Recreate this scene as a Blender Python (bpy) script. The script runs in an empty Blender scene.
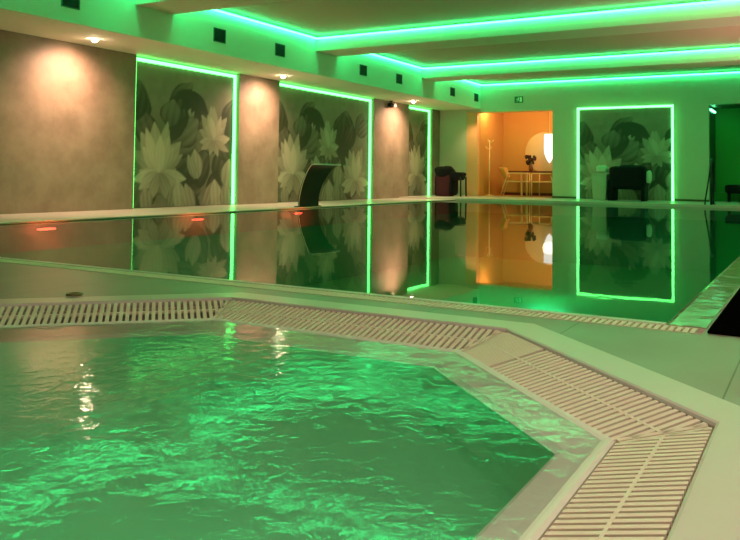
import bpy, bmesh, math, random
from mathutils import Vector, Matrix
random.seed(7)
sc = bpy.context.scene
COL = sc.collection
PI = math.pi

# ------------------------------------------------------------------ helpers
def mat(name, color, rough=0.6, metal=0.0, spec=0.5, noise=None, bump=None, coat=0.0):
    """Principled material; noise=(scale, amount, second_color, detail) mottles the colour; bump=(scale, strength)"""
    m = bpy.data.materials.new(name); m.use_nodes = True
    nt = m.node_tree; b = nt.nodes['Principled BSDF']
    b.inputs['Base Color'].default_value = (*color, 1)
    b.inputs['Roughness'].default_value = rough
    b.inputs['Metallic'].default_value = metal
    b.inputs['Specular IOR Level'].default_value = spec
    b.inputs['Coat Weight'].default_value = coat
    tc = nt.nodes.new('ShaderNodeTexCoord')
    if noise:
        n = nt.nodes.new('ShaderNodeTexNoise'); n.inputs['Scale'].default_value = noise[0]
        n.inputs['Detail'].default_value = noise[3] if len(noise) > 3 else 5
        n.inputs['Roughness'].default_value = 0.6
        r = nt.nodes.new('ShaderNodeValToRGB')
        r.color_ramp.elements[0].position = 0.5 - noise[1]; r.color_ramp.elements[1].position = 0.5 + noise[1]
        r.color_ramp.elements[0].color = (*color, 1); r.color_ramp.elements[1].color = (*noise[2], 1)
        nt.links.new(tc.outputs['Object'], n.inputs['Vector'])
        nt.links.new(n.outputs['Fac'], r.inputs['Fac'])
        nt.links.new(r.outputs['Color'], b.inputs['Base Color'])
    if bump:
        n2 = nt.nodes.new('ShaderNodeTexNoise'); n2.inputs['Scale'].default_value = bump[0]; n2.inputs['Detail'].default_value = 4
        bp = nt.nodes.new('ShaderNodeBump'); bp.inputs['Strength'].default_value = bump[1]; bp.inputs['Distance'].default_value = 0.01
        nt.links.new(tc.outputs['Object'], n2.inputs['Vector'])
        nt.links.new(n2.outputs['Fac'], bp.inputs['Height'])
        nt.links.new(bp.outputs['Normal'], b.inputs['Normal'])
    return m

def emis(name, color, strength):
    m = bpy.data.materials.new(name); m.use_nodes = True
    nt = m.node_tree; nt.nodes.clear()
    e = nt.nodes.new('ShaderNodeEmission'); o = nt.nodes.new('ShaderNodeOutputMaterial')
    e.inputs['Color'].default_value = (*color, 1); e.inputs['Strength'].default_value = strength
    nt.links.new(e.outputs[0], o.inputs['Surface'])
    return m

class MB:
    def __init__(s): s.v = []; s.f = []
    def add(s, vs, fs):
        k = len(s.v); s.v += [tuple(p) for p in vs]; s.f += [tuple(i + k for i in f) for f in fs]; return s
    def box(s, x0, y0, z0, x1, y1, z1):
        vs = [(x0,y0,z0),(x1,y0,z0),(x1,y1,z0),(x0,y1,z0),(x0,y0,z1),(x1,y0,z1),(x1,y1,z1),(x0,y1,z1)]
        return s.add(vs, [(0,3,2,1),(4,5,6,7),(0,1,5,4),(1,2,6,5),(2,3,7,6),(3,0,4,7)])
    def prism(s, poly, z0, z1):
        n = len(poly)
        vs = [(p[0],p[1],z0) for p in poly] + [(p[0],p[1],z1) for p in poly]
        fs = [tuple(range(n))[::-1], tuple(range(n, 2*n))] + [(i,(i+1)%n,n+(i+1)%n,n+i) for i in range(n)]
        return s.add(vs, fs)
    def tube(s, pts, r, n=10, cap=True):
        pts = [Vector(p) for p in pts]; rings = []
        up = None
        for i, p in enumerate(pts):
            d = (pts[min(i+1,len(pts)-1)] - pts[max(i-1,0)]).normalized()
            if up is None or abs(up.dot(d)) > .95:
                up = Vector((0,0,1)) if abs(d.z) < .9 else Vector((1,0,0))
            a = d.cross(up).normalized(); b = a.cross(d).normalized(); up = b
            rr = r[i] if isinstance(r, (list, tuple)) else r
            rings.append([p + a*math.cos(2*PI*k/n)*rr + b*math.sin(2*PI*k/n)*rr for k in range(n)])
        vs = [q for R in rings for q in R]; fs = []
        for i in range(len(rings)-1):
            for k in range(n):
                fs.append((i*n+k, i*n+(k+1)%n, (i+1)*n+(k+1)%n, (i+1)*n+k))
        if cap:
            fs.append(tuple(range(n))[::-1]); fs.append(tuple(range((len(rings)-1)*n, len(rings)*n)))
        return s.add(vs, fs)
    def lathe(s, prof, c, n=24, axis='z', arc=None):
        vs = []; fs = []
        for (r, z) in prof:
            for k in range(n):
                a = 2*PI*k/n
                if axis == 'z': vs.append((c[0]+r*math.cos(a), c[1]+r*math.sin(a), c[2]+z))
                elif axis == 'x': vs.append((c[0]+z, c[1]+r*math.cos(a), c[2]+r*math.sin(a)))
                else: vs.append((c[0]+r*math.cos(a), c[1]+z, c[2]+r*math.sin(a)))
        for i in range(len(prof)-1):
            for k in range(n):
                fs.append((i*n+k, i*n+(k+1)%n, (i+1)*n+(k+1)%n, (i+1)*n+k))
        fs.append(tuple(range(n))[::-1]); fs.append(tuple(range((len(prof)-1)*n, len(prof)*n)))
        return s.add(vs, fs)
    def build(s, name, material, parent=None, smooth=False, bevel=0, loc=(0,0,0)):
        me = bpy.data.meshes.new(name)
        me.from_pydata(s.v, [], s.f)
        bm = bmesh.new(); bm.from_mesh(me); bmesh.ops.recalc_face_normals(bm, faces=bm.faces); bm.to_mesh(me); bm.free()
        if smooth:
            for p in me.polygons: p.use_smooth = True
        me.materials.append(material)
        o = bpy.data.objects.new(name, me); COL.objects.link(o); o.location = loc
        if parent: o.parent = parent
        if bevel:
            b = o.modifiers.new('Bevel', 'BEVEL'); b.width = bevel; b.segments = 2; b.limit_method = 'ANGLE'
        return o

def tag(o, label, cat, group=None, kind=None):
    o['label'] = label; o['category'] = cat
    if group: o['group'] = group
    if kind: o['kind'] = kind
    return o
def thing(name, loc, label, cat, group=None, rz=0):
    o = bpy.data.objects.new(name, None); COL.objects.link(o); o.location = loc; o.rotation_euler = (0,0,rz)
    return tag(o, label, cat, group)
def struct(o):
    o['kind'] = 'structure'; return o

# ------------------------------------------------------------------ measures (metres; camera stands at x=0,y=0; +y runs down the hall)
XW = -10.37      # left wall face
XS = -9.0        # face of the bulkhead above the left deck
YB = 22.42       # back wall
ZC = 3.52        # ceiling
ZS = 2.72        # underside of the bulkhead
ZB = 3.20        # underside of the beams
XR = 3.0; YF = -4.0
PX0, PX1, PY0, PY1 = -8.65, -0.605, 3.75, 19.72   # big pool
DZ = 0.06        # deck level at the back
BEAMS = [(3.5,4.3),(8.44,9.26),(13.36,14.18),(18.32,19.12)]
GREEN = (0.032, 1.0, 0.26)

# ------------------------------------------------------------------ materials
M = {}
M['ceiling'] = mat('ceiling_paint', (.62,.40,.34), .8)
M['white_wall'] = mat('bulkhead_paint', (.80,.79,.68), .75)
M['beam'] = mat('beam_paint', (.78,.66,.56), .75)
M['plaster'] = mat('trowelled_plaster', (.21,.155,.108), .55, noise=(2.2,.20,(.34,.26,.19),7), bump=(5,.15))
M['back_wall'] = mat('back_wall_paint', (.56,.52,.42), .7)
M['deck'] = None
M['rim'] = mat('pale_composite_rim', (.66,.575,.53), .28, noise=(3,.3,(.60,.52,.47)))
M['acrylic'] = mat('tub_acrylic', (.82,.77,.68), .35)
M['slat'] = mat('cream_plastic', (.88,.75,.60), .45)
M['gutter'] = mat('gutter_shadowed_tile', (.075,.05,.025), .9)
M['tub_tile'] = mat('green_tub_tile', (.26,.64,.38), .4, noise=(3,.3,(.22,.57,.33)))
M['pool_tile'] = mat('emerald_pool_tile', (.02,.33,.17), .4)
M['black_metal'] = mat('black_brushed_metal', (.010,.009,.008), .5, 0.0, .25)
M['edge_metal'] = mat('polished_edge', (.62,.64,.60), .3, .9)
M['steel'] = mat('dull_steel', (.03,.035,.03), .35, .8)
M['rubber'] = mat('black_rubber', (.002,.002,.002), 1.0, spec=0.0)
M['black_cloth'] = mat('black_cloth', (.006,.006,.008), .85, spec=.2)
M['red_cloth'] = mat('dark_red_cloth', (.045,.003,.008), .9)
M['white_cloth'] = mat('pale_towel', (.6,.62,.5), .9)
M['vent_dark'] = mat('vent_dark', (.010,.014,.010), .7)
M['vent_frame'] = mat('vent_frame', (.10,.16,.10), .6)
M['bin'] = mat('pale_plastic', (.42,.42,.32), .5)
M['lounge_wall'] = mat('ochre_plaster', (.68,.36,.10), .75)
M['lounge_floor'] = mat('warm_floor', (.42,.24,.10), .4)
M['casing'] = mat('casing_paint', (.95,.44,.22), .6)
M['oxblood'] = mat('dark_red_wood', (.13,.018,.008), .4)
M['cream_metal'] = mat('cream_metal', (.85,.62,.30), .4)
M['chair_shell'] = mat('ochre_shell', (.70,.34,.07), .5)
M['mirror'] = mat('mirror_glass', (.72,.47,.20), .08, 1.0)
M['dark_leaf'] = mat('dark_leaves', (.05,.02,.008), .7)
M['vase'] = mat('clay_vase', (.25,.10,.04), .5)
M['trim_dark'] = mat('brown_skirting', (.10,.07,.03), .6)
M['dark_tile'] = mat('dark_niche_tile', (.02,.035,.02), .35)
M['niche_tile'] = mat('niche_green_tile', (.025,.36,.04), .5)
M['camera_white'] = mat('camera_white', (.75,.72,.66), .4)
M['waterline'] = mat('grey_waterline_tile', (.16,.14,.12), .4)
M['brass'] = mat('dull_brass', (.26,.19,.10), .35, .8)
M['sign_green'] = mat('sign_green', (.005,.15,.05), .5)
M['sign_white'] = mat('sign_white', (.7,.9,.75), .5)
M['led'] = emis('green_led', GREEN, 21)
M['led_near'] = emis('green_led_near', GREEN, 5.0)
M['led_wall'] = emis('green_led_panel', (0.11,1.0,0.16), 6.2)
M['led_niche'] = emis('green_led_niche', (0.12,1.0,0.35), 9)
M['lamp_warm'] = emis('warm_lamp', (1.0,.74,.48), 120)
M['red_lamp'] = emis('red_pool_lamp', (1.0,.045,.03), 18)
M['mirror_glow'] = emis('white_mirror_glow', (1.0,.93,.78), 1.6)  # glow that stands in for the white reflection in the lounge mirror

def deck_material():
    m = mat('deck_tile', (.31,.265,.23), .22, noise=(1.6,.25,(.26,.22,.19),6))
    nt = m.node_tree; b = nt.nodes['Principled BSDF']
    ramp = [n for n in nt.nodes if n.type == 'VALTORGB'][0]
    tc = [n for n in nt.nodes if n.type == 'TEX_COORD'][0]
    sep = nt.nodes.new('ShaderNodeSeparateXYZ'); nt.links.new(tc.outputs['Object'], sep.inputs[0])
    # joints every 0.69 m in x
    a = nt.nodes.new('ShaderNodeMath'); a.operation = 'ADD'; a.inputs[1].default_value = 69*2 + .26
    nt.links.new(sep.outputs['X'], a.inputs[0])
    mo = nt.nodes.new('ShaderNodeMath'); mo.operation = 'MODULO'; mo.inputs[1].default_value = .69
    nt.links.new(a.outputs[0], mo.inputs[0])
    lt = nt.nodes.new('ShaderNodeMath'); lt.operation = 'LESS_THAN'; lt.inputs[1].default_value = .006
    nt.links.new(mo.outputs[0], lt.inputs[0])
    mx = nt.nodes.new('ShaderNodeMix'); mx.data_type = 'RGBA'
    nt.links.new(lt.outputs[0], mx.inputs['Factor']); nt.links.new(ramp.outputs['Color'], mx.inputs['A'])
    mx.inputs['B'].default_value = (.09,.075,.045,1)
    nt.links.new(mx.outputs['Result'], b.inputs['Base Color'])
    n = nt.nodes.new('ShaderNodeTexNoise'); n.inputs['Scale'].default_value = 2.5; n.inputs['Detail'].default_value = 5
    mr = nt.nodes.new('ShaderNodeMapRange'); mr.inputs['To Min'].default_value = .24; mr.inputs['To Max'].default_value = .42
    nt.links.new(tc.outputs['Object'], n.inputs['Vector']); nt.links.new(n.outputs['Fac'], mr.inputs['Value'])
    nt.links.new(mr.outputs['Result'], b.inputs['Roughness'])
    return m
M['deck'] = deck_material()

def water_material(name, tint, bumps, rough=0.02):
    """surface water: Fresnel mix of a tinted clear pass and a mirror; bumps = [(scale_xyz, detail, distance)]"""
    m = bpy.data.materials.new(name); m.use_nodes = True
    nt = m.node_tree; nt.nodes.clear(); L = nt.links.new
    out = nt.nodes.new('ShaderNodeOutputMaterial'); mix = nt.nodes.new('ShaderNodeMixShader')
    tr = nt.nodes.new('ShaderNodeBsdfTransparent'); tr.inputs['Color'].default_value = (*tint, 1)
    gl = nt.nodes.new('ShaderNodeBsdfGlossy'); gl.inputs['Roughness'].default_value = rough
    fr = nt.nodes.new('ShaderNodeFresnel'); fr.inputs['IOR'].default_value = 1.33
    tc = nt.nodes.new('ShaderNodeTexCoord'); prev = None
    for (scl, det, dist) in bumps:
        mp = nt.nodes.new('ShaderNodeMapping'); mp.inputs['Scale'].default_value = scl
        n = nt.nodes.new('ShaderNodeTexNoise'); n.inputs['Scale'].default_value = 1; n.inputs['Detail'].default_value = det
        n.inputs['Distortion'].default_value = .6
        bp = nt.nodes.new('ShaderNodeBump'); bp.inputs['Strength'].default_value = 1; bp.inputs['Distance'].default_value = dist
        L(tc.outputs['Object'], mp.inputs['Vector']); L(mp.outputs['Vector'], n.inputs['Vector']); L(n.outputs['Fac'], bp.inputs['Height'])
        if prev: L(prev.outputs['Normal'], bp.inputs['Normal'])
        prev = bp
    L(prev.outputs['Normal'], gl.inputs['Normal']); L(prev.outputs['Normal'], fr.inputs['Normal'])
    L(fr.outputs[0], mix.inputs['Fac']); L(tr.outputs[0], mix.inputs[1]); L(gl.outputs[0], mix.inputs[2]); L(mix.outputs[0], out.inputs['Surface'])
    return m
M['pool_water'] = water_material('pool_water', (.55,.95,.72), [((.9,.9,.9),2,.0012),((5,5,5),2,.0002)])
M['tub_water'] = water_material('tub_water', (.90,1.0,.92), [((2.4,2.4,2.4),2,.0037),((13,13,13),3,.0021)], .06)

# ------------------------------------------------------------------ the shell of the hall
OCT_R = None
# floor: strips around pool and tub (the tub's rim covers its own octagon)
RIM = .18
Yo, Xo, c3, c1 = 3.20, -.249, 2.034, 5.86     # outer edge lines of the tub's grating
W = .237; T = .057
side2 = (c3 - Yo) - (Yo - c1)                  # length of the far side
XL_o = -2.66 - (side2 + .0)/math.sqrt(2)
def octagon(off):
    """corner points of the tub octagon, offset outward by off (negative = inward), counter-clockwise from far-right"""
    s2 = math.sqrt(2)
    yo = Yo + off; xo = Xo + off; a3 = c3 + off*s2; a1 = c1 + off*s2
    xl = -3.72 - off; yn = -.27 - off
    b1 = -(xo) + 0                                     # placeholders for the near corners
    p = []
    p.append((a3 - yo, yo)); p.append((yo - a1, yo))           # far side: right end, left end
    p.append((xl, xl + a1))                                     # far-left diagonal meets left side
    # near-left diagonal: x + y = k
    k = -3.72 + .79 - off*s2
    p.append((xl, k - xl)); p.append((k - yn, yn))
    # near-right diagonal: y - x = q
    q = -.27 - (-1.31) - off*s2 - .0
    q2 = yn - (-1.31) if False else q
    p.append((yn - (1.04 - off*s2) if False else yn - (-.27 + 1.31) + off*s2 - 0 if False else -1.31 + off*(s2-1), yn))
    p.append((xo, .79 - off*(s2-1)))
    p.append((xo, a3 - xo))
    return p

fl = MB()
R = octagon(RIM - .01)
xmin, xmax, ymin, ymax = R[2][0], R[6][0], R[4][1], R[0][1]
def quad(z, *pts): fl.add([(p[0],p[1],z) for p in pts], [tuple(range(len(pts)))])
GY = 3.57        # near edge of the pool's own overflow grating
fl.box(-12, YF, -.3, xmin, GY, 0)
fl.box(xmax, YF, -.3, XR, GY, 0)
fl.box(xmin, ymax, -.3, xmax, GY, 0)
fl.box(xmin, YF, -.3, xmax, ymin, 0)
for tri in [((xmax,ymax),R[0],R[7]), ((xmin,ymax),R[2],R[1]), ((xmin,ymin),R[4],R[3]), ((xmax,ymin),R[6],R[5])]:
    fl.prism(tri, -.3, 0)
fl.box(-.437, GY, -.3, XR, YB+.2, 0)          # right of the pool
struct(fl.build('floor', M['deck']))
fb = MB()
fb.box(XW-.2, GY, -.3, PX0, PY1, .02)          # left deck
fb.build('floor_left', M['rim'])
fb2 = MB(); fb2.box(XW-.2, PY1, -.3, XR, YB+2.6, DZ)
fb2.build('floor_back', M['rim'])
for n in ('floor_left','floor_back'): struct(bpy.data.objects[n])

# pool basin
pb = MB()
x0,x1,y0,y1 = PX0,PX1,PY0,PY1
zf = -1.5
pb.add([(x0,y0,zf),(x1,y0,zf),(x1,y1,zf),(x0,y1,zf),(x0,y0,.0),(x1,y0,.0),(x1,y1,.0),(x0,y1,.0)],
       [(0,1,2,3),(0,1,5,4),(1,2,6,5),(2,3,7,6),(3,0,4,7)])
bo = struct(pb.build('pool_basin', M['pool_tile']))
# coping: near lip, right lip (a wet sloping strip)
cp = MB(); cp.box(PX0, PY0-.055, -.2, PX1, PY0, .006)
struct(cp.build('trim_near_lip', M['rim'], bevel=.004))
M['wet_strip'] = mat('wet_tile_strip', (.34,.36,.25), .08, bump=(5,.8))
cr = MB(); cr.prism([(PX1,0),(PX1+.02,.006),(PX1+.17,.009),(PX1+.17,-.2),(PX1,-.2)], 0, 1)
cr.v = [(v[0], PY0-.055 + v[2]*(PY1-PY0+.055), v[1]) for v in cr.v]
struct(cr.build('trim_right_lip', M['wet_strip']))
# front face of the raised back deck and left deck edge
ct = MB(); ct.box(PX0, PY1-.03, -.3, PX1, PY1, DZ+.004)
struct(ct.build('trim_back_lip', M['rim'], bevel=.006))
cl = MB(); cl.box(PX0-.12, PY0, -.3, PX0+.02, PY1, .024)
struct(cl.build('trim_left_lip', M['rim'], bevel=.006))
dk = MB(); dk.box(PX0+.015, PY0, -.35, PX0+.026, PY1-.03, .010)
struct(dk.build('trim_waterline', M['waterline']))
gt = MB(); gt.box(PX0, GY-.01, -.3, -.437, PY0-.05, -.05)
struct(gt.build('trim_gutter', M['gutter']))

# water of the big pool
w = MB(); n = 1
w.add([(PX0+.02,PY0,0),(PX1,PY0,0),(PX1,PY1-.03,0),(PX0+.02,PY1-.03,0)], [(0,1,2,3)])
tag(w.build('pool_water', M['pool_water']), 'still dark green water filling the long swimming pool', 'water', kind='stuff')

# walls: plaster piers stand proud of the recessed mural bays
PIERS = [(YF,9.79),(12.60,13.98),(18.21,20.29),(21.86,YB)]
wl = MB(); wl.box(XW-.32, YF, -.3, XW-.14, YB+.2, ZC+.1)
struct(wl.build('wall_left', M['plaster']))
for i,(a,b) in enumerate(PIERS):
    q = MB(); q.box(XW-.14, a, -.02, XW, b, ZS)
    struct(q.build('pillar_%d' % (i+1), M['plaster'], bevel=.004))
# bulkhead above the left deck
sf = MB(); sf.box(XW-.14, YF, ZS, XS, YB, ZC+.05)
struct(sf.build('wall_bulkhead', M['white_wall']))
# back wall with lounge doorway and right-hand niche opening
DX0, DX1, DT = -9.08, -6.76, 2.64
NX0, NX1 = -2.55, .6
bw = MB()
bw.box(XW-.2, YB, -.3, -9.46, YB+.2, ZC+.1)
bw.box(-9.46, YB, DT, DX1, YB+.2, ZC+.1)
bw.box(DX1, YB, -.3, NX0, YB+.2, ZC+.1)
bw.box(NX0, YB, DT, NX1, YB+.2, ZC+.1)
bw.box(NX1, YB, -.3, XR, YB+.2, ZC+.1)
struct(bw.build('wall_back', M['back_wall']))
cs = MB(); cs.box(-9.46, YB+.01, 0, DX0-.03, YB+.24, DT)
struct(cs.build('trim_door_casing', M['casing'], bevel=.005))
cs2 = MB(); cs2.box(-9.46, YB-.012, DT-.03, DX1, YB+.2, DT)
struct(cs2.build('trim_door_head', M['casing']))
bb = MB(); bb.box(-3.40, YB-.02, DZ, NX0, YB, DZ+.055); bb.box(DX1, YB-.02, DZ, -6.05, YB, DZ+.055)
struct(bb.build('baseboard_back', M['trim_dark']))
bb = MB(); bb.box(-9.1, 24.64, DZ, -5.3, 24.67, DZ+.09)
struct(bb.build('baseboard_lounge', M['oxblood']))
wr = MB(); wr.box(XR, YF, -.3, XR+.2, YB+.2, ZC+.1)
struct(wr.build('wall_right', M['plaster']))
wn = MB(); wn.box(XW-.3, YF-.2, -.3, XR+.2, YF, ZC+.1)
struct(wn.build('wall_near', M['plaster']))
ce = MB(); ce.box(XW-.3, YF-.2, ZC, XR+.2, YB+.2, ZC+.2)
struct(ce.build('ceiling', M['ceiling']))
for i,(a,b) in enumerate(BEAMS):
    q = MB(); q.box(XS, a, ZB, XR, b, ZC)
    struct(q.build('beam_%d' % (i+1), M['beam']))

# lounge beyond the doorway
LB = 24.67
lg = MB(); lg.box(-9.3, YB+.2, 0, -9.1, LB, 2.9); lg.box(-9.3, LB, 0, -5.2, LB+.2, 2.9); lg.box(-5.4, YB+.2, 0, -5.2, LB, 2.9)
struct(lg.build('wall_lounge', M['lounge_wall']))
lc = MB(); lc.box(-9.3, YB+.2, 2.8, -5.2, LB, 2.95)
struct(lc.build('ceiling_lounge', M['lounge_wall']))
lf = MB(); lf.box(-9.1, YB+.02, DZ, -5.4, LB, DZ+.006)
struct(lf.build('floor_lounge', M['lounge_floor']))
# niche behind the right-hand opening
NB = 23.9
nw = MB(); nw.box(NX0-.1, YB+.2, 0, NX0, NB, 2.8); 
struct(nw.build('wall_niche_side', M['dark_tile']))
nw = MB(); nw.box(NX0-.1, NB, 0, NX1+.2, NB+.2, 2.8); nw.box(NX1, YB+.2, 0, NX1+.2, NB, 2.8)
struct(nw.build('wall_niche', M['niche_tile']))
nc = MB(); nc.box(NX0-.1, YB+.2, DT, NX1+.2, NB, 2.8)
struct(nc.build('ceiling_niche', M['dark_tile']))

# ------------------------------------------------------------------ green light strips in the ceiling recesses
def ring_strip(x0,y0,x1,y1,z0,z1,d):
    q = MB()
    q.box(x0,y0,z0,x0+d,y1,z1); q.box(x1-d,y0,z0,x1,y1,z1)
    q.box(x0+d,y0,z0,x1-d,y0+d,z1); q.box(x0+d,y1-d,z0,x1-d,y1,z1)
    return q
bays = [(YF,3.5),(4.3,8.44),(9.26,13.36),(14.18,18.32),(19.12,YB)]
blab = ['green light strip around the ceiling recess over the hot tub',
        'green light strip in the ceiling recess before the beam at top left',
        'green light strip in the largest visible ceiling recess, before the long middle beam',
        'green light strip in the ceiling recess between the two far beams',
        'green light strip in the ceiling recess along the back wall']
for (a,b),lab in zip(bays, blab):
    ls = tag(ring_strip(XS+.042, a+.042, XR-.042, b-.042, 3.434, 3.460, .030).build('light_strip', M['led_near' if a < 0 else 'led']), lab, 'light strip', 'ceiling light strips')
    ring_strip(XS-.002, a-.002, XR+.002, b+.002, 3.4605, 3.470, .050).build('profile', M['white_wall'], ls)

# ------------------------------------------------------------------ floral murals
PET = []; prn = random.Random(11)
def petal(x, y, L, Wd, ang, tone, vein=.06, sharp=1.0): PET.append((x,y,L*prn.uniform(.86,1.1),Wd*prn.uniform(.9,1.25),math.radians(ang+prn.uniform(-7,7)),tone+prn.uniform(-.07,.07),vein,prn.uniform(-.22,.22)))
# (x, y from the top, length, width, direction in degrees with 0 = right, 90 = up, tone 0..1)
def build_petals():
    # soft clouds of background leaves
    petal(.0,1.15,.75,.62,78,.16,.03); petal(.15,.95,.55,.42,95,.20,.03)
    petal(.9,.72,.85,.40,14,.24,.04); petal(1.0,.60,.55,.30,-8,.20,.04)
    petal(2.95,1.45,1.05,1.0,82,.15,.04); petal(2.65,1.35,.75,.55,100,.20,.04)
    petal(.1,2.75,.9,.6,60,.22,.03); petal(1.2,2.3,.9,.6,25,.22,.03); petal(2.0,2.6,.9,.6,50,.24,.03)
    petal(2.3,1.9,1.0,.5,20,.26,.03); petal(3.2,2.7,1.0,.5,80,.22,.03); petal(1.3,1.75,.8,.45,-40,.18,.03)
    petal(.3,2.0,.9,.5,-30,.26,.03)
    leaf(-.02,1.25,.85,.75,72,.20); leaf(.02,1.2,.72,.50,82,.13)
    leaf(.92,.80,.80,.42,38,.24); leaf(1.0,.72,.75,.46,6,.20)
    leaf(1.12,.52,1.05,.78,-40,.15,.03,.1); leaf(1.25,.52,.90,.55,-34,.10,.03,.1)
    leaf(2.75,1.50,1.15,1.05,76,.20); leaf(2.8,1.45,1.0,.75,84,.14)
    leaf(1.0,2.1,.9,.7,40,.17); leaf(1.5,2.4,1.0,.6,60,.15); leaf(1.05,2.5,.8,.5,10,.16)
    leaf(2.3,2.3,.9,.6,75,.16); leaf(.9,1.6,.9,.6,20,.27)
    # closed bud
    for a,t in ((100,.50),(80,.56),(62,.46),(118,.44)): petal(1.30,1.30,.55,.22,a,t)
    petal(1.15,1.45,.75,.5,30,.36,.04)
    for k in range(16):
        petal(prn.uniform(0,4),prn.uniform(.9,2.9),prn.uniform(.5,.9),prn.uniform(.35,.6),prn.uniform(0,180),prn.uniform(.12,.36),.03)
    # lotus at the right
    def lotus(x, y, k, tone=0.0):
        for a,t,l,w_ in ((168,.42,.55,.24),(12,.42,.5,.24),(148,.50,.72,.30),(32,.50,.66,.30),(122,.56,.95,.34),(57,.54,.92,.34),(100,.62,1.05,.36),(80,.60,1.0,.34)):
            petal(x,y,l*k,w_*k,a,t+tone,.03)
        for a,t,l,w_ in ((135,.62,.62,.26),(50,.60,.58,.26),(112,.72,.80,.28),(70,.70,.78,.28),(92,.80,.70,.26)):
            petal(x+.02,y-.03,l*k,w_*k,a,t+tone,.03)
        for a,t,l,w_ in ((183,.66,.72,.28),(205,.56,.62,.26),(-4,.72,.80,.30),(-26,.58,.72,.26),(-60,.46,.55,.24),(-115,.5,.5,.24)):
            petal(x,y-.02,l*k,w_*k,a,t+tone,.03)
    lotus(2.16,1.40,.66)
    lotus(.68,2.06,1.02,.03)
    # single hanging petals
    petal(1.72,2.15,.60,.36,96,.62,.06); petal(1.66,2.15,.5,.26,118,.46,.06)
    for x,a,t in ((1.0,75,.45),(1.3,98,.58),(1.62,110,.48),(1.95,66,.42),(2.3,92,.55),(2.6,104,.44),(.45,104,.42)):
        petal(x,2.80,.62,.34,a,t,.06)
    # further lotus for the wider panel
    lotus(3.45,2.20,.95)
    petal(2.6,2.35,.7,.4,84,.5,.06); petal(3.55,1.0,.8,.4,30,.25,.05); petal(.05,1.12,.72,.55,78,.10,.03)
def leaf(x, y, L, Wd, ang, tone, vein=.03, bend=0.0): PET.append((x,y,L,Wd,math.radians(ang),tone,vein,bend))
build_petals()
def hnoise(x, y):
    i, j = math.floor(x), math.floor(y); fx, fy = x-i, y-j
    fx = fx*fx*(3-2*fx); fy = fy*fy*(3-2*fy)
    def h(a,b):
        v = math.sin(a*127.1+b*311.7)*43758.5453; return v-math.floor(v)
    return (h(i,j)*(1-fx)+h(i+1,j)*fx)*(1-fy)+(h(i,j+1)*(1-fx)+h(i+1,j+1)*fx)*fy
def mural_tone(x, y):
    t = .33 + .12*(hnoise(x*2.1+3, y*2.1)-.5) + .06*(hnoise(x*9, y*9)-.5)
    if y < 1.2: t += .10*(1.2-y)/1.2
    for (px,py,L,Wd,a,tone,vein,sh) in PET:
        dx, dy = x-px, py-y
        u = (dx*math.cos(a)+dy*math.sin(a))/L
        if u <= 0 or u >= 1: continue
        v = (-dx*math.sin(a)+dy*math.cos(a)) - sh*u*u*L*.6
        half = Wd*.5*(math.sin(PI*u**.95))**.66*(1 if u < .6 else 1-.25*(u-.6)/.4)
        if abs(v) >= half: continue
        k = abs(v)/half
        g = tone + vein*math.sin(14*v/Wd*PI*.5+u*2) - .20*k**5 + .16*(u-.5)
        e = min(1, (1-k)*half/.02)
        t = t*(1-e*.88) + g*e*.88
    return max(.02, min(1, (t-.36)*1.45+.34))
def mural_mesh(name, width, height, nx, ny):
    vs = []; cols = []
    for j in range(ny+1):
        for i in range(nx+1):
            x = width*i/nx; z = height*j/ny
            vs.append((x, 0, z))
            t = mural_tone(x, height-z)
            lo = (.030,.027,.012); hi = (.50,.43,.33)
            cols.append(tuple(lo[c]*(1-t)+hi[c]*t for c in range(3)) + (1,))
    fs = [(j*(nx+1)+i, j*(nx+1)+i+1, (j+1)*(nx+1)+i+1, (j+1)*(nx+1)+i) for j in range(ny) for i in range(nx)]
    # board thickness
    k = len(vs); vs += [(0,.03,0),(width,.03,0),(width,.03,height),(0,.03,height)]; cols += [(.1,.09,.06,1)]*4
    a,b,c,d = 0, nx, (ny+1)*(nx+1)-1, ny*(nx+1)
    fs += [(k+1,k,k+3,k+2)]
    me = bpy.data.meshes.new(name); me.from_pydata(vs, [], fs)
    at = me.color_attributes.new('print', 'FLOAT_COLOR', 'POINT')
    for i, cc in enumerate(cols): at.data[i].color = cc
    return me
def mural_material():
    m = mat('printed_wallpaper', (.2,.18,.12), .6)
    nt = m.node_tree; a = nt.nodes.new('ShaderNodeAttribute'); a.attribute_name = 'print'
    nt.links.new(a.outputs['Color'], nt.nodes['Principled BSDF'].inputs['Base Color'])
    return m
M['mural'] = mural_material()
def mural(loc, rz, width, height, label, nx, left=True):
    """local x along the panel, local -y towards the viewer"""
    t = thing('mural_panel', loc, label, 'mural', 'floral wall panels', rz)
    me = mural_mesh('print_board', width, height, nx, int(nx*height/width))
    me.materials.append(M['mural'])
    o = bpy.data.objects.new('print_board', me); COL.objects.link(o); o.parent = t
    d = .035; w_ = .058
    top = MB().box(0, -d, height-w_, width, -.002, height).build('light_strip', M['led_wall'], t)
    MB().box(width-w_, -d, 0, width, -.002, height-w_).build('light_strip', M['led_wall'], t)
    if left: MB().box(0, -d, 0, w_, -.002, height-w_).build('light_strip', M['led_wall'], t)
    return t
XM = XW-.105
mh = 2.66
mural((XM, 9.80, .03), PI/2, 2.79, mh, 'floral lotus wall panel edged in green light, nearest the camera on the left wall', 120)
mural((XM, 13.99, .03), PI/2, 4.21, mh, 'wide floral wall panel edged in green light behind the black waterfall spout', 160)
mural((XM, 20.30, .03), PI/2, 1.55, mh, 'narrow floral wall panel edged in green light at the far end of the left wall', 70)
mural((-6.03, YB-.035, DZ), 0, 2.61, 2.60, 'square floral panel framed by green light on the back wall', 120)

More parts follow.
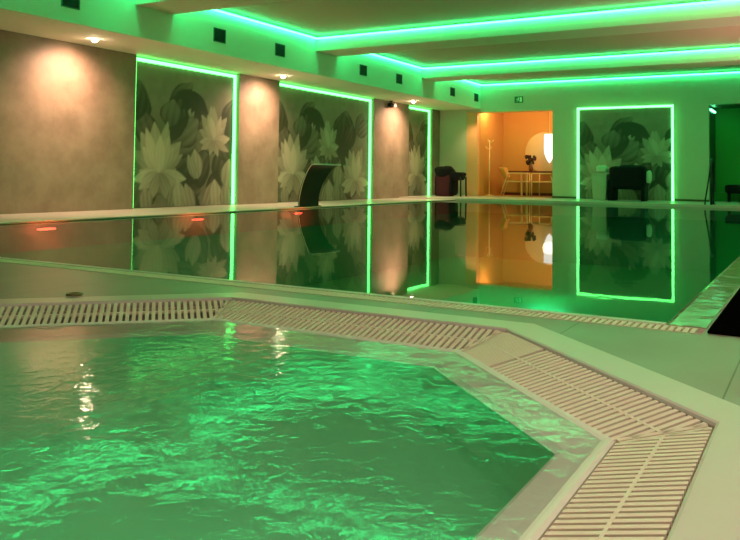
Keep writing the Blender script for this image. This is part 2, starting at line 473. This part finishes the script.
# ------------------------------------------------------------------ downlights in the bulkhead
def spot(name, loc, energy, size, blend, color, target, radius=.04):
    l = bpy.data.lights.new(name, 'SPOT'); l.energy = energy; l.spot_size = size; l.spot_blend = blend; l.color = color; l.shadow_soft_size = radius
    o = bpy.data.objects.new(name, l); COL.objects.link(o); o.location = loc
    o.rotation_euler = (Vector(target)-Vector(loc)).to_track_quat('-Z','Y').to_euler()
    return o
def downlight(x, y, z, label, name='downlight', group='recessed downlights'):
    t = thing(name, (x,y,z), label, 'downlight', group)
    MB().lathe([(.062,-.006),(.062,0.004),(.046,0.004),(.046,-.006)], (0,0,-.004), 20).build('ring', M['camera_white'], t)
    MB().lathe([(.046,0),(.046,-.018),(.040,-.034),(.026,-.046),(.008,-.051)], (0,0,-.003), 20).build('lamp', M['lamp_warm'], t, True)
    return t
for (y,lab,e) in ((8.33,'lit recessed downlight in bulkhead above the nearest plaster wall section',1),
                (13.25,'lit recessed downlight in bulkhead between the first two floral panels',1),
                (19.3,'lit recessed downlight in bulkhead beside the small security camera',1)):
    downlight(-9.74, y, ZS, lab)
    spot('downlight_beam', (-9.74,y,ZS-.075), 270*e, math.radians(138), 1.0, (1,.55,.38), (XW-.05, y, 1.3))
    spot('downlight_floor_beam', (-9.74,y,ZS-.075), 120*e, math.radians(120), 1.0, (1,.70,.46), (-9.3, y, 0))

# ------------------------------------------------------------------ vents on the bulkhead
vlab = ['square dark vent on green bulkhead cut by the top of the picture',
        'square dark vent on bulkhead over the right end of the nearest floral panel',
        'square dark vent on bulkhead just before the long middle beam',
        'square dark vent on bulkhead just behind the long middle beam',
        'square dark vent on bulkhead just before the farthest beam',
        'small dark vent on bulkhead just behind the farthest beam',
        'small dark vent on bulkhead nearest the lounge doorway']
for y,lab in zip((7.26,10.37,12.12,15.29,17.04,20.28,22.04), vlab):
    t = thing('air_vent', (XS, y, 3.04), lab, 'vent', 'bulkhead vents')
    h_ = .155; v_ = .12
    fr = MB(); fr.box(0,-h_,-v_,.014,h_,-v_+.014); fr.box(0,-h_,v_-.014,.014,h_,v_); fr.box(0,-h_,-v_+.014,.014,-h_+.014,v_-.014); fr.box(0,h_-.014,-v_+.014,.014,h_,v_-.014)
    fr.build('frame', M['vent_frame'], t)
    g = MB(); g.box(0,-h_+.014,-v_+.014,.003,h_-.014,v_-.014)
    for k in range(7):
        z = -v_+.03+k*.03
        g.add([(.003,-h_+.014,z),(.003,h_-.014,z),(.011,h_-.014,z-.010),(.011,-h_+.014,z-.010)], [(0,1,2,3)])
    g.build('grille', M['vent_dark'], t)

# security camera under the bulkhead
t = thing('security_camera', (XW+.10, 19.0, ZS), 'small black and white security camera under the bulkhead beside the far downlight', 'camera')
MB().lathe([(.05,0),(.05,-.02),(.02,-.03),(.02,-.08)], (0,0,0), 16).build('bracket', M['black_metal'], t)
b_ = MB(); b_.lathe([(.02,-.09),(.06,-.08),(.06,.07),(.05,.10)], (0,-.02,-.12), 16, 'y'); b_.build('housing', M['black_metal'], t, True)
h2 = MB(); h2.lathe([(.055,0),(.06,.02),(.06,.13),(.04,.16)], (.0,.08,-.11), 16, 'y'); h2.build('hood', M['camera_white'], t, True)

# exit sign above the lounge doorway
t = thing('exit_sign', (-7.785, YB, 2.965), 'small green emergency exit sign above the lounge doorway', 'sign')
MB().box(-.13,-.02,-.095,.13,0,.095).build('plate', M['sign_green'], t)
fg = MB()
fg.box(.035,-.023,-.07,.10,-.0205,.07)
fg.build('door_symbol', M['sign_white'], t)
rn = MB(); y_ = -.0215
rn.lathe([(.016,-.001),(.016,.001)], (-.005,y_,.055), 12, 'y')
rn.add([(-.03,y_,.035),(.01,y_,.04),(.005,y_,-.01),(-.03,y_,-.01)],[(0,1,2,3)])
rn.add([(-.03,y_,-.01),(-.01,y_,-.01),(-.055,y_,-.065),(-.07,y_,-.055)],[(0,1,2,3)])
rn.add([(-.015,y_,-.01),(.005,y_,-.01),(.03,y_,-.045),(.015,y_,-.07),(.01,y_,-.045)],[(0,1,2,3,4)])
rn.add([(-.03,y_,.035),(-.03,y_,.02),(-.08,y_,-.005),(-.085,y_,.01)],[(0,1,2,3)])
rn.build('running_figure', M['sign_white'], t)

# ------------------------------------------------------------------ waterfall spout
t = thing('waterfall_spout', (-8.80, 12.88, .024), 'tall curved black waterfall spout standing on the left pool edge', 'spout')
prof = []
N = 22
KP = [(0,0),(.0,.12),(.03,.28),(.09,.45),(.16,.58),(.23,.69),(.30,.77),(.37,.815),(.43,.83)]
def crom(p0,p1,p2,p3,t):
    return .5*(2*p1+(p2-p0)*t+(2*p0-5*p1+4*p2-p3)*t*t+(3*p1-p0-3*p2+p3)*t**3)
for i in range(N+1):
    s = i/N; q_ = s*(len(KP)-1); j = min(int(q_), len(KP)-2); tt = q_-j
    P4 = [KP[max(0,min(len(KP)-1,j+k))] for k in (-1,0,1,2)]
    prof.append((crom(*[p[0] for p in P4],tt), crom(*[p[1] for p in P4],tt), s))
vs=[];fs=[]
def halfw(s): return (.325) + .155*max(0,(s-.25)/.75)**1.3
th=.028
for i,(x,z,s) in enumerate(prof):
    a,b = prof[max(i-1,0)],prof[min(i+1,N)]
    tx,tz = b[0]-a[0], b[1]-a[1]; l=math.hypot(tx,tz); nx,nz = tz/l,-tx/l
    hw = halfw(s); t_ = th*(1-.55*s)
    vs += [(x+nx*t_,-hw,z+nz*t_),(x+nx*t_,hw,z+nz*t_),(x-nx*t_,hw,z-nz*t_),(x-nx*t_,-hw,z-nz*t_)]
for i in range(N):
    for k in range(4):
        fs.append((i*4+k,i*4+(k+1)%4,(i+1)*4+(k+1)%4,(i+1)*4+k))
fs += [(0,1,2,3),(N*4,N*4+1,N*4+2,N*4+3)]
MB().add(vs,fs).build('blade', M['black_metal'], t, bevel=.006)
# pale metal edges and lip
ed = MB()
for sgn in (-1,1):
    ed.tube([(x,sgn*(halfw(s)),z) for x,z,s in prof], .008, 6)
ed.tube([(prof[-1][0]+.01,-halfw(1),prof[-1][1]),(prof[-1][0]+.01,halfw(1),prof[-1][1])], .012, 8)
ed.build('edge_trim', M['edge_metal'], t, True)
MB().box(-.09,-.36,-.006,.07,.36,.014).build('base_plate', M['black_metal'], t, bevel=.004)

# ------------------------------------------------------------------ red underwater lamps in the left pool wall
for y,lab in ((6.68,'red underwater pool lamp nearest the camera, below the plaster wall section'),
              (9.50,'red underwater pool lamp below the nearest floral wall panel'),
              (12.28,'red underwater pool lamp just beside the black spout')):
    t = thing('pool_lamp', (PX0+.02, y, -.085), lab, 'pool lamp', 'red underwater lamps')
    el = MB(); el.lathe([(.05,0),(.05,.012)], (0,0,0), 24, 'x'); 
    el.v = [(v[0], v[1]*3.0, v[2]*.32) for v in el.v]
    el.build('lens', M['red_lamp'], t)
    rg = MB(); rg.lathe([(.062,0),(.062,.016),(.052,.016),(.052,0)], (0,0,0), 24, 'x')
    rg.v = [(v[0], v[1]*2.8, v[2]*.40) for v in rg.v]
    rg.build('bezel', M['steel'], t)

# ------------------------------------------------------------------ hot tub: rim, gutter, acrylic ledge and basin
def oct_ring(prof_list, name, m, parent, smooth=False):
    q = MB(); rings = []
    for off,z in prof_list:
        rings.append([(p[0],p[1],z) for p in octagon(off)])
    n = 8; q.v = [p for r in rings for p in r]
    for i in range(len(rings)-1):
        for k in range(n):
            q.f.append((i*n+k,i*n+(k+1)%n,(i+1)*n+(k+1)%n,(i+1)*n+k))
    return q
tub = thing('hot_tub', (0,0,0), 'large octagonal hot tub set in the deck in the foreground', 'hot tub')
oct_ring([(RIM,-.05),(RIM,.002),(RIM-.010,.008),(.012,.008),(.004,.004),(0,-.004),(0,-.10)], 'rim', None, None).build('rim', M['rim'], tub)
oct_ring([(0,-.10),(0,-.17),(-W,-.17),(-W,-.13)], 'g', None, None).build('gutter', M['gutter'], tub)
oct_ring([(-W,-.13),(-W,-.058),(-W-.008,-.050),(-W-.02,-.052),(-W-.06,-.066),(-W-.125,-.085),(-W-.145,-.10)], 'l', None, None).build('ledge', M['acrylic'], tub)
prof_ = [(-W-.145,-.10)]
for i in range(1,15):
    a_ = i/14*PI/2
    prof_.append((-W-.145-1.1*(1-math.cos(a_)), -.10-.75*math.sin(a_)))
bq = oct_ring(prof_, 'b', None, None)
k = len(bq.v)-8; bq.f.append(tuple(range(k,k+8)))
bq.build('basin', M['tub_tile'], tub, True)
wp = octagon(-W-.016)
ww = MB(); ww.add([(p[0],p[1],-.056) for p in wp],[tuple(range(8))])
tag(ww.build('tub_water', M['tub_water']), 'rippled bright green water in the octagonal hot tub', 'water', kind='stuff')

# gratings: one per side of the octagon
OUT = octagon(0)
def grating(A, B, label, cover=None):
    """A->B along the outer edge, walking so that the tub lies on the right hand"""
    A = Vector((A[0],A[1],0)); B = Vector((B[0],B[1],0))
    d = (B-A); L = d.length; d.normalize(); inn = Vector((d.y,-d.x,0))
    t = thing('overflow_grating', (A.x,A.y,.0), label, 'grating', 'hot tub overflow gratings', math.atan2(d.y,d.x))
    tn = math.tan(math.radians(22.5)); g = .004
    def P(s,r,dz=0): return (s, -r, -.002 - T*r/W + dz)     # local: x along, -y inward
    sl = MB(); pitch = .0305; wid = .0180; n = int(L/pitch)
    off = (L - n*pitch)/2
    def seg(q, s0, s1, r0, r1, dep=.012, top=0.0):
        q.add([P(s0,r0,top),P(s1,r0,top),P(s1,r1,top),P(s0,r1,top),P(s0,r0,-dep),P(s1,r0,-dep),P(s1,r1,-dep),P(s0,r1,-dep)],
              [(0,1,2,3),(7,6,5,4),(0,4,5,1),(1,5,6,2),(2,6,7,3),(3,7,4,0)])
    for i in range(n):
        s0 = off + i*pitch; s1 = s0 + wid
        if cover and cover[0] <= s0 <= cover[1]+.012: continue
        rmax = min(W-g, s0/tn-.004, (L-s1)/tn-.004)
        if rmax < .03: continue
        seg(sl, s0, s1, g, rmax)
    sl.build('slats', M['slat'], t, bevel=.001)
    sp = MB()
    e = (W/2)*tn+.01
    seg(sp, e, L-e, W/2-.0045, W/2+.0045, .012, .0005)
    seg(sp, e, L-e, .03, .036, .03, -.018); seg(sp, e+.06, L-e-.06, W-.036, W-.03, .03, -.018)
    sp.build('spine', M['slat'], t)
    # mitre slats along both ends
    r0, r1, w2 = .012, W-.012, .017
    for sgn in (0,1):
        mi = MB()
        a = P(r0*tn+.004,r0); b = P(r1*tn+.004,r1)
        if sgn: a = P(L-r0*tn-.004-w2,r0); b = P(L-r1*tn-.004-w2,r1)
        mi.add([a,(a[0]+w2,a[1],a[2]),(b[0]+w2,b[1],b[2]),b,(a[0],a[1],a[2]-.02),(a[0]+w2,a[1],a[2]-.02),(b[0]+w2,b[1],b[2]-.02),(b[0],b[1],b[2]-.02)],
               [(0,1,2,3),(7,6,5,4),(0,4,5,1),(1,5,6,2),(2,6,7,3),(3,7,4,0)])
        mi.build('mitre_bar', M['slat'], t)
    if cover:
        cv = MB()
        s = cover[0]
        while s < cover[1]:
            r1 = min(W-g, s/tn-.004)
            if r1 > .03: seg(cv, s, s+.0105, g, r1, .012)
            s += .014
        cv.build('fine_slats', M['slat'], t)
    return t
# octagon() lists corners: 0 far-right, 1 far-left, 2 left-upper, 3 left-lower, 4 near-left, 5 near-right, 6 right-lower, 7 right-upper
grating(OUT[2], OUT[1], 'overflow grating on the far left side of the tub, cut by the picture edge')
grating(OUT[1], OUT[0], 'overflow grating along the far side of the tub, parallel to the pool edge')
grating(OUT[0], OUT[7], 'overflow grating on the right diagonal of the tub with a fine slatted end', cover=(.03,.345))
grating(OUT[7], OUT[6], 'nearest overflow grating, running out of the bottom right of the picture')

# pool's own overflow grating along its near edge
t = thing('pool_grating', (PX0, 3.57, .002), 'long thin cream overflow grating along the near edge of the swimming pool', 'grating')
q = MB(); L = -.437-PX0; n = int(L/.03)
for i in range(n):
    q.box(i*.03+.004, .006, -.02, i*.03+.0225, .12, 0)
q.build('slats', M['slat'], t)
q = MB(); q.box(0,0,-.03,L,.006,.001); q.box(0,.12,-.03,L,.126,.001); q.build('side_rail', M['slat'], t)

# inlet cap on the tub rim
t = thing('inlet_cap', (-3.36,2.785,.012), 'small round brass cap on deck beside the far left tub grating', 'cap')
MB().lathe([(.042,0),(.042,.008),(.036,.012),(.028,.012),(.026,.007),(.0,.007)], (0,0,0), 28).build('collar', M['brass'], t, True)

# black rubber mat on the right deck
q = MB(); q.box(-.42,3.60,.0,.9,9.5,.014)
tag(q.build('rubber_mat', M['rubber'], bevel=.004), 'flat black rubber mat on the deck right of the pool', 'mat')

# pool handrail at the far right corner
t = thing('pool_handrail', (-2.2, 19.74, DZ), 'slim dark metal handrail at far edge of the pool before the dark niche', 'handrail')
MB().tube([(0,0,-.4),(0,0,.4),(0,.01,.92),(0,.06,1.02),(0,.16,1.06),(0,.3,1.02),(0,.38,.9),(0,.4,.0)], .026, 10).build('rail', M['steel'], t, True)
MB().tube([(-.10,-.02,-.4),(-.14,-.02,-.1),(-.13,-.01,.1),(-.08,0,.42),(-.03,.0,.75),(-.01,.0,.92)], .018, 10).build('grab_rail', M['steel'], t, True)
MB().box(-.05,.34,0,.05,.46,.012).build('base_flange', M['steel'], t)

# ------------------------------------------------------------------ black covered chairs, bin
def lump(q, c, r, seed, nu=18, nv=12, amp=.12, p=3.0):
    rnd = random.Random(seed); ph = [rnd.uniform(0,6) for _ in range(6)]
    vs=[];fs=[]
    def sg(v,e): return math.copysign(abs(v)**e, v)
    for j in range(nv+1):
        b = -PI/2+PI*j/nv
        for i in range(nu):
            a = 2*PI*i/nu
            k = 1+amp*(math.sin(3*a+ph[0]+2*b)*.5+math.sin(5*a+ph[1])*.3*math.cos(b)+math.sin(4*b+ph[2]+a)*.4)
            e = 2/p
            x = sg(math.cos(b),e)*sg(math.cos(a),e); y = sg(math.cos(b),e)*sg(math.sin(a),e); z = sg(math.sin(b),e)
            vs.append((c[0]+r[0]*x*k, c[1]+r[1]*y*k, c[2]+r[2]*z*k))
    for j in range(nv):
        for i in range(nu):
            fs.append((j*nu+i,j*nu+(i+1)%nu,(j+1)*nu+(i+1)%nu,(j+1)*nu+i))
    return q.add(vs,fs)
t = thing('covered_chair', (-9.6,21.45,DZ), 'black draped chair with dark red fabric standing by the far left corner', 'chair')
q = MB(); lump(q,(-.13,0,.70),(.29,.30,.19),3); lump(q,(.22,.0,.60),(.28,.26,.12),5,amp=.15)
q.build('black_cover', M['black_cloth'], t, True)
q = MB(); lump(q,(-.10,-.05,.32),(.25,.24,.34),8,amp=.08,p=5)
q.build('red_fabric', M['red_cloth'], t, True)
q = MB(); lump(q,(-.30,.0,.33),(.07,.27,.34),9,amp=.06,p=5); lump(q,(.14,0,.36),(.06,.26,.33),10,amp=.06,p=5)
q.build('side_cover', M['black_cloth'], t, True)
for yy in (-.2,.2): MB().tube([(.46,yy,0),(.45,yy,.58)], .025, 8).build('leg', M['black_metal'], t, True)

t = thing('covered_lounger', (-4.42,21.5,DZ), 'big black covered lounge chair in front of the back wall floral panel', 'chair')
q = MB(); lump(q,(0,0,.62),(.46,.33,.29),21,amp=.03,p=8); lump(q,(.05,.05,.83),(.36,.25,.12),22,amp=.08)
q.build('black_cover', M['black_cloth'], t, True)
q = MB(); lump(q,(-.42,0,.28),(.09,.30,.29),23,amp=.03,p=8); q.build('leg', M['black_cloth'], t, True)
q = MB(); lump(q,(.40,0,.28),(.055,.28,.29),24,amp=.03,p=8); q.build('leg', M['black_cloth'], t, True)
q = MB(); q.box(-.34,-.2,.30,.36,.2,.36); q.build('under_shelf', M['black_cloth'], t)
q = MB(); lump(q,(0,0,0),(.065,.16,.16),26,amp=.1)
tag(q.build('towel', M['white_cloth'], smooth=True, loc=(-3.890,21.44,.70)), 'pale rolled towel hanging on the right side of the big black chair', 'towel')

t = thing('waste_bin', (-5.15,21.5,DZ), 'pale tapered bin beside the big black chair at the back wall', 'bin')
q = MB()
def frus(q,x0,y0,z0,x1,y1,z1):
    vs=[(-x0,-y0,z0),(x0,-y0,z0),(x0,y0,z0),(-x0,y0,z0),(-x1,-y1,z1),(x1,-y1,z1),(x1,y1,z1),(-x1,y1,z1)]
    q.add(vs,[(0,3,2,1),(4,5,6,7),(0,1,5,4),(1,2,6,5),(2,3,7,6),(3,0,4,7)])
frus(q,.175,.17,0,.205,.2,.66); q.build('body', M['bin'], t, bevel=.015)
q = MB(); frus(q,.215,.21,.66,.20,.195,.71); q.build('lid', M['bin'], t, bevel=.012)
q = MB(); lump(q,(.04,0,.835),(.155,.15,.10),31,amp=.05,p=4)
tag(q.build('folded_towels', M['white_cloth'], smooth=True, loc=(-5.15,21.5,DZ)), 'pale folded towels lying on top of the bin', 'towels')

# black bench in the niche, pale step behind it
q = MB(); q.box(NX0+.02, 23.4, DZ, NX1-.02, 23.88, .30)
struct(q.build('trim_niche_step', M['niche_tile']))
t = thing('niche_lounger', (-1.72,22.95,DZ), 'black padded lounger at the right edge of the dark niche', 'lounger')
q = MB(); lump(q,(0,0,.34),(.5,.3,.12),41,amp=.04,p=5); q.build('cushion', M['black_cloth'], t, True)
for xx in (-.4,.4):
    for yy in (-.2,.2): MB().tube([(xx,yy,0),(xx,yy,.26)], .02, 8).build('leg', M['black_metal'], t)
# niche light strip
q = MB(); q.box(NX0+.005, 22.63, 2.50, NX0+.045, NB-.25, 2.54)
tag(q.build('light_strip', M['led_niche']), 'short green light strip high on the side of the dark niche at the right', 'light strip')

# ------------------------------------------------------------------ lounge furniture
FZ = DZ+.006
def armchair(loc, rz, label):
    t = thing('armchair', loc, label, 'chair', 'lounge armchairs', rz)
    # local +x = front
    q = MB(); q.box(-.26,-.25,.41,.30,.25,.445); q.build('seat', M['chair_shell'], t, bevel=.012)
    # curved back shell
    vs=[];fs=[]; n=12
    for j in range(5):
        z = .50+.34*j/4
        for i in range(n+1):
            a = math.radians(-62+124*i/n)
            r = .27+.02*j
            for dr in (0,.018): vs.append((-.06-(r+dr)*math.cos(a)*.9-.02*j,(r+dr)*math.sin(a),z))
    w_ = 2*(n+1)
    for j in range(4):
        for i in range(n):
            for s in (0,1): fs.append((j*w_+2*i+s, j*w_+2*i+2+s, (j+1)*w_+2*i+2+s, (j+1)*w_+2*i+s))
    for i in range(n):
        for j in (0,4): fs.append((j*w_+2*i, j*w_+2*i+2, j*w_+2*i+3, j*w_+2*i+1))
    for i in (0,n):
        for j in range(4): fs.append((j*w_+2*i,j*w_+2*i+1,(j+1)*w_+2*i+1,(j+1)*w_+2*i))
    MB().add(vs,fs).build('backrest', M['chair_shell'], t, True)
    for sg in (-1,1):
        MB().tube([(.34,sg*.27,0),(.34,sg*.27,.655)], .015, 8).build('leg', M['cream_metal'], t, True)
        MB().tube([(-.38,sg*.24,0),(-.25,sg*.25,.44),(-.20,sg*.255,.60)], .015, 8).build('leg', M['cream_metal'], t, True)
        MB().tube([(.34,sg*.27,.645),(.30,sg*.27,.66),(.0,sg*.275,.665),(-.18,sg*.26,.66)], .016, 8).build('armrest', M['cream_metal'], t, True)
    q = MB()
    for sg in (-1,1): q.tube([(.34,sg*.27,.42),(-.25,sg*.25,.42)], .014, 8)
    q.tube([(.34,-.27,.42),(.34,.27,.42)], .014, 8); q.tube([(-.25,-.25,.42),(-.25,.25,.42)], .014, 8)
    q.build('seat_frame', M['cream_metal'], t, True)
    return t
a1_ = armchair((-8.20,23.35,FZ), math.radians(10), 'cream metal armchair with ochre back at the left of the lounge table')
a2_ = armchair((-7.20,23.35,FZ), math.radians(172), 'cream metal armchair at right of the lounge table, half hidden by the wall')
for a_ in (a1_, a2_): a_.scale = (1.14, 1.0, 1.06)
t = thing('console_table', (-7.3,24.15,FZ), 'long table with dark red top against the lounge wall', 'table')
MB().box(-1.35,-.30,.74,1.35,.30,.785).build('tabletop', M['oxblood'], t, bevel=.006)
for xx in (-.9,1.2):
    for yy in (-.24,.24): MB().box(xx-.025,yy-.025,0,xx+.025,yy+.025,.74).build('leg', M['cream_metal'], t)
# vase with dark flowers
t = thing('flower_vase', (-7.97,24.1,FZ+.785), 'vase of dark flowers on the dark red table before the mirror', 'vase')
MB().lathe([(.05,0),(.07,.03),(.075,.10),(.05,.17),(.04,.20),(.045,.215)], (0,0,0), 18).build('vase_body', M['vase'], t, True)
q = MB()
rnd = random.Random(4)
for k in range(26):
    c = (rnd.uniform(-.13,.13), rnd.uniform(-.1,.1), .27+rnd.uniform(-.04,.20)); lump(q, c, (rnd.uniform(.03,.06),)*3, k, 8, 6, .2, 2)
q.build('flowers', M['dark_leaf'], t)
q = MB()
for k in range(10): q.tube([(0,0,.18),(rnd.uniform(-.1,.1),rnd.uniform(-.08,.08),.36)], .006, 5)
q.build('stems', M['dark_leaf'], t)
# round mirror
t = thing('round_mirror', (-7.68,LB-.012,1.46), 'large round mirror on the ochre lounge wall above the table', 'mirror')
MB().lathe([(.63,0),(.63,-.018)], (0,.01,0), 56, 'y').build('mirror_glass', M['mirror'], t)
q = MB(); q.lathe([(.63,.01),(.65,.01),(.65,-.022),(.63,-.022)], (0,.0,0), 56, 'y'); q.build('frame', M['cream_metal'], t)
# made-up glowing shape in place of the bright reflection in the mirror
t = thing('mirror_glow_shape', (-7.44,24.35,1.10), 'added white glowing shape standing in for the bright reflection in the round mirror', 'lamp')
q = MB(); q.lathe([(.0,.0),(.04,.05),(.10,.15),(.155,.30),(.17,.45),(.17,.90),(.15,.93)], (0,0,0), 24); q.build('glow_shell', M['mirror_glow'], t, True)
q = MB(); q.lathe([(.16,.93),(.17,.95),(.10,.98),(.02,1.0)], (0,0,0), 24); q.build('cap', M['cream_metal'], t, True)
MB().tube([(0,0,1.0),(0,0,1.70)], .008, 6).build('added_cord', M['cream_metal'], t)
# coat stand
t = thing('coat_stand', (-8.93,23.0,FZ), 'slim pale coat stand with hooks at left inside the lounge', 'coat stand')
MB().tube([(0,0,0.02),(0,0,1.72)], .018, 8).build('pole', M['cream_metal'], t, True)
MB().lathe([(.15,0),(.15,.015),(.03,.035),(.02,.05)], (0,0,0), 20).build('base', M['cream_metal'], t)
for k in range(6):
    a = k*PI/3+.4; z0 = 1.45 if k % 2 else 1.65
    MB().tube([(0,0,z0),(.08*math.cos(a),.08*math.sin(a),z0+.02),(.12*math.cos(a),.12*math.sin(a),z0+.09)], .012, 6).build('hook', M['cream_metal'], t, True)

# lounge lamps (recessed in its ceiling)
def point(name, loc, e, col, r=.1):
    l = bpy.data.lights.new(name,'POINT'); l.energy = e; l.color = col; l.shadow_soft_size = r
    o = bpy.data.objects.new(name,l); COL.objects.link(o); o.location = loc; return o
point('lounge_lamp', (-8.75,22.95,2.765), 40, (1,.60,.24), .03)
point('lounge_lamp', (-7.0,23.3,2.765), 62, (1,.60,.24), .03)
spot('lounge_spill_spot', (-9.12,21.9,2.66), 55, math.radians(75), 1.0, (1,.58,.30), (-9.22,22.42,1.1), .04)  # added spot without a fixture: warm lounge spill onto the door casing
point('mirror_glow_light', (-7.36,24.05,1.55), 3, (1,.75,.45), .2)  # added light to go with the made-up glow before the mirror

# added unseen warm fill spots aimed up at the ceiling; ceiling lamps over near deck
for (x,y) in ((1.0,6.3),(1.0,11.3),(1.0,16.2),(1.2,-2.0)):
    spot('warm_fill_spot', (x,y,.35), 560, math.radians(110), .9, (1,.54,.42), (x-1.0,y,3.5), .08)
for (x,y) in ((.9,1.6),(-.3,-1.2)):
    spot('deck_lamp', (x,y,ZC-.03), 260, math.radians(135), 1.0, (1,.79,.68), (x-.3,y,0), .06)
# underwater lamps of the tub and the pool
point('tub_lamp', (-2.0,1.5,-.30), 9, (.15,1,.45), .4)
for (x,y,e) in ((-6.3,11.5,10),(-4.2,13.5,55),(-2.4,7.5,34),(-5.5,6.5,8)):
    point('pool_underwater_lamp', (x,y,-.95), e, (.05,1,.42), .5)
for y in (6.68, 9.50, 12.28): point('red_lamp_glow', (PX0+.28, y, -.10), 20, (1,.06,.03), .03)

# ------------------------------------------------------------------ world, camera, view
wd = bpy.data.worlds.new('World'); sc.world = wd; wd.use_nodes = True
wd.node_tree.nodes['Background'].inputs[0].default_value = (0,0,0,1)
wd.node_tree.nodes['Background'].inputs[1].default_value = 0
f, H0, roll, yaw, pitch, cx = 783.1, 175.5, .0117, .5216, .0394, 370.
F = Vector((-math.sin(yaw), math.cos(yaw), 0)); Rt = Vector((math.cos(yaw), math.sin(yaw), 0)); U = Vector((0,0,1))
F2 = F*math.cos(pitch)+U*math.sin(pitch); U2 = -F*math.sin(pitch)+U*math.cos(pitch)
c_, n_ = math.cos(roll), math.sin(roll)
Rx = Rt*c_ + U2*n_; Uy = -Rt*n_ + U2*c_
cam = bpy.data.cameras.new('Camera'); co = bpy.data.objects.new('Camera', cam); COL.objects.link(co)
mw = Matrix((Rx, Uy, -F2)).transposed().to_4x4(); mw.translation = Vector((0,0,.65)); co.matrix_world = mw
off = f*math.tan(pitch); ppx, ppy = cx+n_*off, H0-c_*off
cam.sensor_width = 36; cam.sensor_fit = 'HORIZONTAL'; cam.lens = f*36/740
cam.shift_x = -(ppx-370)/740; cam.shift_y = (ppy-270)/740
cam.clip_start = .05; cam.clip_end = 100
sc.camera = co
vs_ = sc.view_settings; vs_.view_transform = 'Standard'; vs_.look = 'None'; vs_.gamma = 1; vs_.exposure = 0.0; vs_.use_curve_mapping = False
cy = sc.cycles
cy.use_denoising = True; cy.sample_clamp_indirect = 6; cy.sample_clamp_direct = 0; cy.caustics_reflective = False; cy.caustics_refractive = False
cy.max_bounces = 8; cy.diffuse_bounces = 4; cy.glossy_bounces = 5; cy.transparent_max_bounces = 12; cy.use_light_tree = True
